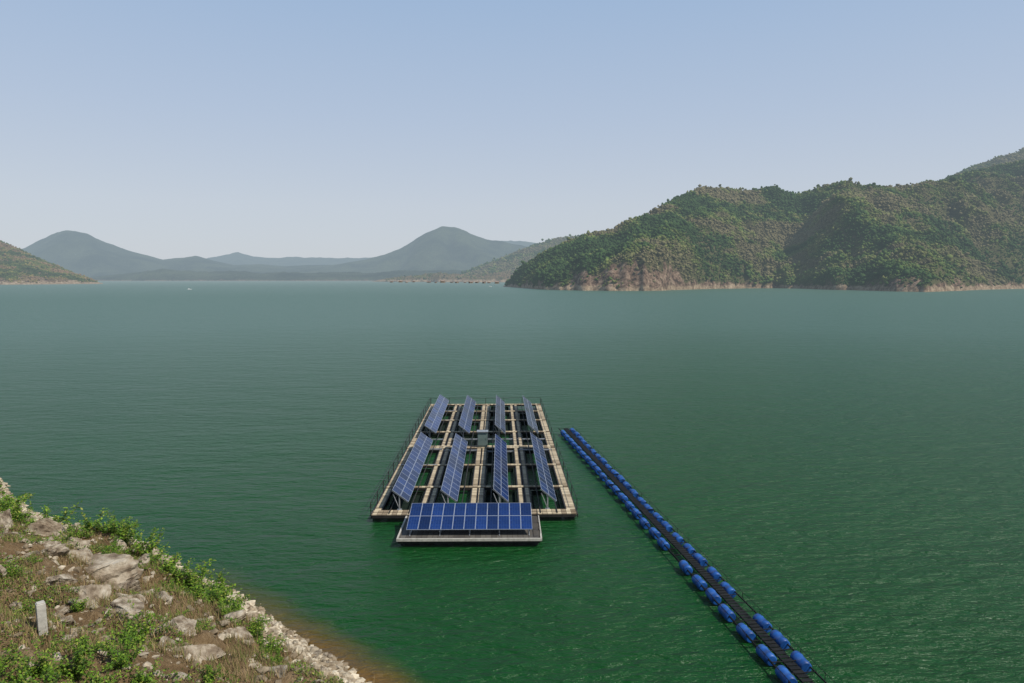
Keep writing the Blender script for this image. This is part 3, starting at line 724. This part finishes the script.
# ------------------------------------------------------------------ solar arrays
def panel_mesh(wx, wy, cell, fr=.025, t=.04):
    mb = MB(); hx, hy = wx / 2, wy / 2
    mb.box((0, 0, 0), (wx - 2 * fr, wy - 2 * fr, t * .8), None, 0)
    for sx in (-1, 1): mb.box((sx * (hx - fr / 2), 0, 0), (fr, wy, t), None, 1)
    for sy in (-1, 1): mb.box((0, sy * (hy - fr / 2), 0), (wx - 2 * fr - .002, fr, t), None, 1)
    return mb.mesh("solar_panel", [cell, M_alu])
PW, PL, NP = .68, 16.56 / 16, 16
pm = panel_mesh(PW - .012, PL - .015, M_cell, .018); pmg = panel_mesh(PW - .012, PL - .015, M_cellg, .02)
TILT = math.radians(37); ZC = 1.5
def raft_to_world(x, y):
    return RX + x * math.cos(RA) - y * math.sin(RA), RY + x * math.sin(RA) + y * math.cos(RA)
pc = 0
LT = NP * PL
for row, (y0, tilts) in enumerate([(.9, (1, 1, 1.12, 1.05)), (21.2, (.94, 1.05, 1.16, 1.12))]):
    for c, lx in enumerate([-4.95, -1.7, 1.78, 5.0]):
        wx, wy = raft_to_world(lx, y0)
        e = bpy.data.objects.new("solar_array" if pc == 0 else "solar_array.%03d" % pc, None); COL.objects.link(e)
        e.location = (wx, wy, .5); e.rotation_euler = (math.radians(random.uniform(-.3, .6)), 0, RA + math.radians(random.uniform(-.5, .5)))
        e["label"] = "long tilted rack of blue solar panels on raft walkways"; e["category"] = "solar panels"; e["group"] = "solar arrays on the raft"
        T = TILT * tilts[c]; Rt = Matrix.Rotation(T, 3, 'Y')
        zc = ZC - .5
        for i in range(NP):
            for j in (-.5, .5):
                p = Rt @ Vector((j * PW, 0, 0))
                add_obj("solar_panel.%03d" % (pc * 32 + i * 2 + int(j + .5)), pmg if (row == 1 and c >= 2) else pm, e, (p.x, (i + .5) * PL, p.z + zc), (0, T + random.uniform(-.015, .015), 0))
        mb = MB(); off = Rt @ Vector((0, 0, -.14))
        mb.cyl((off.x, .1, zc + off.z), (off.x, LT - .1, zc + off.z), .06, None, 8)
        for i in range(NP + 1):
            q = Rt @ Vector((0, 0, -.06)); mb.box((q.x, min(max(i * PL, .05), LT - .05), q.z + zc), (1.35, .05, .06), Rt)
        add_obj("support_beam.%03d" % pc, mb.mesh("support_beam", [M_galv]), e)
        posts = [.1, 5.1, 11.1, 16.2] if row == 0 else [3.1, 8.8, 13.8, .3]
        for k2, yy in enumerate(posts):
            mb = MB(); mb.cyl((0, 0, -.15), (0, 0, zc + off.z), .05, None, 8)
            mb.cyl((0, 0, .05), (-.42, 0, zc + .1), .03, None, 6); mb.box((0, 0, .02), (.3, .3, .03))
            mb.box((0, 0, -.10), (3.0, .14, .1))
            add_obj("support_post.%03d" % (pc * 4 + k2), mb.mesh("support_post", [M_galv]), e, (off.x, yy, 0))
        pc += 1

# front pontoon
pon = bpy.data.objects.new("floating_pontoon", None); COL.objects.link(pon)
PX, PY = -2.56, 41.35; pon.location = (PX, PY, 0); pon.rotation_euler = (0, 0, math.radians(.6))
pon["label"] = "small grey plank pontoon moored against the raft"; pon["category"] = "pontoon"
mb = MB(); mb.box((0, 0, .50), (8.5, 3.9, .08)); add_obj("deck", mb.mesh("deck", [M_greydeck]), pon)
mb = MB()
for sy in (-1.9, 0, 1.9): mb.box((0, sy, .36), (8.4, .12, .2))
for sx in (-4.2, -2, 0, 2, 4.2): mb.box((sx, 0, .355), (.12, 3.7, .19))
add_obj("frame_beam.040", mb.mesh("frame_beam", [M_steel]), pon)
mb = MB(); mb.box((0, -2.0, .50), (8.66, .10, .16))
for sx in (-4.29, 4.29): mb.box((sx, .02, .50), (.10, 3.88, .13))
add_obj("deck_edge", mb.mesh("deck_edge", [M_conc]), pon)
for i in range(5):
    for j in (-1.3, 1.3): add_obj("float.%03d" % (200 + i * 2 + int(j > 0)), dm, pon, (-3.4 + i * 1.7, j, .02), (0, 0, math.pi / 2))
add_obj("railing.003", rail([(4.2, -1.85), (4.2, 1.85)], .55, 1.2, .022, (1.0,), z0=.5), pon)

fa = bpy.data.objects.new("solar_array.020", None); COL.objects.link(fa)
fa.location = (PX - .0, PY - 1.55, .54); fa.rotation_euler = (0, 0, math.radians(.6))
fa["label"] = "wide low rack of bright blue solar panels on pontoon"; fa["category"] = "solar panels"
pm2 = panel_mesh(.682, 1.372, M_cell2, .018); T = math.radians(15.5); Rx = Matrix.Rotation(T, 3, 'X'); base = Vector((0, 0, .40))
for i in range(11):
    for j in range(2):
        p = base + Rx @ Vector(((i - 5) * .69, .7 + j * 1.38, 0))
        add_obj("solar_panel.%03d" % (400 + i * 2 + j), pm2, fa, p, (T, 0, 0))
mb = MB()
for yy in (.3, 1.4, 2.5):
    p = base + Rx @ Vector((0, yy, -.06)); mb.box(p, (7.6, .06, .06), Rx)
for sx in (-3.6, -1.8, 0, 1.8, 3.6):
    p = base + Rx @ Vector((sx, 1.4, -.12)); mb.box(p, (.06, 2.75, .06), Rx)
add_obj("support_beam.020", mb.mesh("support_beam", [M_galv]), fa)
for k2, sx in enumerate((-3.6, -1.8, 0, 1.8, 3.6)):
    mb = MB()
    for yy in (.25, 2.55):
        p = base + Rx @ Vector((0, yy, -.15)); mb.cyl((0, p.y, 0), p, .035, None, 6)
    mb.box((0, 1.35, .02), (.06, 2.6, .04))
    add_obj("support_post.%03d" % (100 + k2), mb.mesh("support_post", [M_galv]), fa, (sx, 0, 0))

cx, cy = raft_to_world(.15, 18.1)
cb = bpy.data.objects.new("control_cabinet", None); COL.objects.link(cb); cb.location = (cx, cy, .54); cb.rotation_euler = (0, 0, RA)
cb["label"] = "grey-green electrical cabinet on the raft walkway"; cb["category"] = "electrical cabinet"
mb = MB(); mb.box((0, 0, .75), (.9, .6, 1.3)); mb.box((0, 0, .05), (.8, .5, .1)); add_obj("cabinet_body", mb.mesh("cabinet_body", [M_cab]), cb)
mb = MB(); mb.box((0, -.03, 1.44), (1.05, .8, .06)); add_obj("cabinet_roof", mb.mesh("cabinet_roof", [M_galv]), cb)
mb = MB(); mb.box((0, -.31, .78), (.8, .03, 1.15)); mb.box((.3, -.335, .78), (.03, .03, .16)); add_obj("cabinet_door", mb.mesh("cabinet_door", [M_cab]), cb)

# ------------------------------------------------------------------ floating boom walkway
bo = bpy.data.objects.new("floating_walkway", None); COL.objects.link(bo)
bo.location = (5.60, 70.0, 0); BA = math.atan2(-.1300, -.9915); bo.rotation_euler = (0, 0, BA)
bo["label"] = "long narrow dark steel walkway on blue plastic drums"; bo["category"] = "floating walkway"
BL = 66
mb = MB()
for sx in (-.70, -.20, .20, .70): mb.box((sx, BL / 2, .36), (.045, BL, .06))
add_obj("frame_beam.050", mb.mesh("frame_beam", [M_black]), bo)
mb = MB()
for yy in np.arange(.05, BL, .28): mb.box((0, yy, .405), (.44, .2, .03))
for yy in np.arange(.1, BL, .84): mb.box((0, yy, .402), (1.44, .05, .02))
add_obj("walkway_slats", mb.mesh("walkway_slats", [M_black]), bo)
dm2 = drum_mesh("float_drum", .25, .92, M_drum, 18)
k = 0
SPC = 1.72
for i in range(int(BL / SPC)):
    for sx in (-.55, .58):
        if random.random() < .04: continue
        add_obj("float_drum.%03d" % k if k else "float_drum", dm2, bo, (sx + random.uniform(-.05, .05), .85 + i * SPC + random.uniform(-.14, .14) + (.8 if sx > 0 else 0), .27 + random.uniform(-.04, .05)),
                (0, random.uniform(0, 6), random.uniform(-.06, .06))); k += 1
add_obj("railing.004", rail([(-.76, 0), (-.76, BL)], .30, 1.72, .015, (1.0,), M_black, .36), bo)
add_obj("railing.005", rail([(.76, 0), (.76, BL)], .12, 3.44, .015, (1.0,), M_black, .36), bo)

# ------------------------------------------------------------------ distant floating houses and boat
def house_meshes(wd, dp, h):
    mb = MB(); mb.box((0, 0, .4), (wd * 1.35, dp * 1.5, .5)); plat = mb.mesh("platform", [M_wall])
    mb = MB(); mb.box((0, 0, h / 2 + .65), (wd, dp, h)); wall = mb.mesh("wall", [M_wall, M_white])
    mb = MB(); z0 = h + .6; z1 = h + .6 + dp * .35; ox = wd / 2 + .6; oy = dp / 2 + .8
    mb.quad([(-ox, -oy, z0), (ox, -oy, z0), (ox, 0, z1), (-ox, 0, z1)]); mb.quad([(-ox, 0, z1), (ox, 0, z1), (ox, oy, z0), (-ox, oy, z0)])
    mb.quad([(-ox + .5, -oy + .5, z0), (-ox + .5, 0, z1), (-ox + .5, oy - .5, z0)]); mb.quad([(ox - .5, -oy + .5, z0), (ox - .5, oy - .5, z0), (ox - .5, 0, z1)])
    roof = mb.mesh("roof", [M_roof])
    mb = MB(); mb.box((0, -dp / 2 - .03, 1.7), (1.2, .08, 2.1)); door = mb.mesh("door", [M_steel])
    return plat, wall, roof, door
HM = house_meshes(10, 7, 3.2)
hp = [(392, 2480, .7), (401, 2500, 1.1), (407, 2380, .6), (429, 2400, .9), (436, 2250, .6), (443, 2300, 1.2), (452, 2350, .7), (457, 2200, 1.0), (465, 2280, .6), (471, 2120, 1.1), (477, 2200, .7),
      (484, 2050, .9), (489, 2150, .6), (497, 1950, 1.0), (414, 2600, .8)]
for i, (b, yy, q) in enumerate(hp):
    e = bpy.data.objects.new("floating_house" if i == 0 else "floating_house.%03d" % i, None); COL.objects.link(e)
    e.location = (u(b) / 683 * yy, yy, 0); e.rotation_euler = (0, 0, random.uniform(-.8, .8)); e.scale = (q * random.uniform(.8, 1.6), q, q * random.uniform(.8, 1.2))
    e["label"] = "floating fisherman's house with low gabled roof"; e["category"] = "house"; e["group"] = "floating houses on the far shore"
    for nme, mm in zip(("platform", "wall", "roof", "door"), HM): add_obj("%s.%03d" % (nme, i + 300), mm, e)
def boat(name, x, y, rz, sc):
    e = bpy.data.objects.new(name, None); COL.objects.link(e); e.location = (x, y, 0); e.rotation_euler = (0, 0, rz); e.scale = (sc,) * 3
    e["label"] = "small white motor boat on the open lake"; e["category"] = "boat"; e["group"] = "boats on the lake"
    secs = [(-3.5, .9, 0), (-1.5, 1.1, 0), (1, 1.0, .05), (2.8, .55, .2), (3.8, .04, .45)]
    mb = MB()
    for (a, ww, l) in secs: mb.v += [(a, -ww, .8 + l), (a, -ww * .6, -.1 + l), (a, ww * .6, -.1 + l), (a, ww, .8 + l)]
    for i in range(4):
        for j in range(4):
            jj = (j + 1) % 4; mb.f.append([i * 4 + j, (i + 1) * 4 + j, (i + 1) * 4 + jj, i * 4 + jj]); mb.m.append(0)
    mb.f.append([0, 1, 2, 3]); mb.m.append(0)
    add_obj("hull", mb.mesh("hull", [M_white]), e)
    mb = MB(); mb.box((-.3, 0, 1.35), (2.2, 1.5, 1.1)); mb.box((-.3, 0, 1.95), (2.6, 1.8, .08)); add_obj("cabin", mb.mesh("cabin", [M_white]), e)
boat("motor_boat", -448, 950, .4, .8); boat("motor_boat.001", -40, 1250, .2, .8)
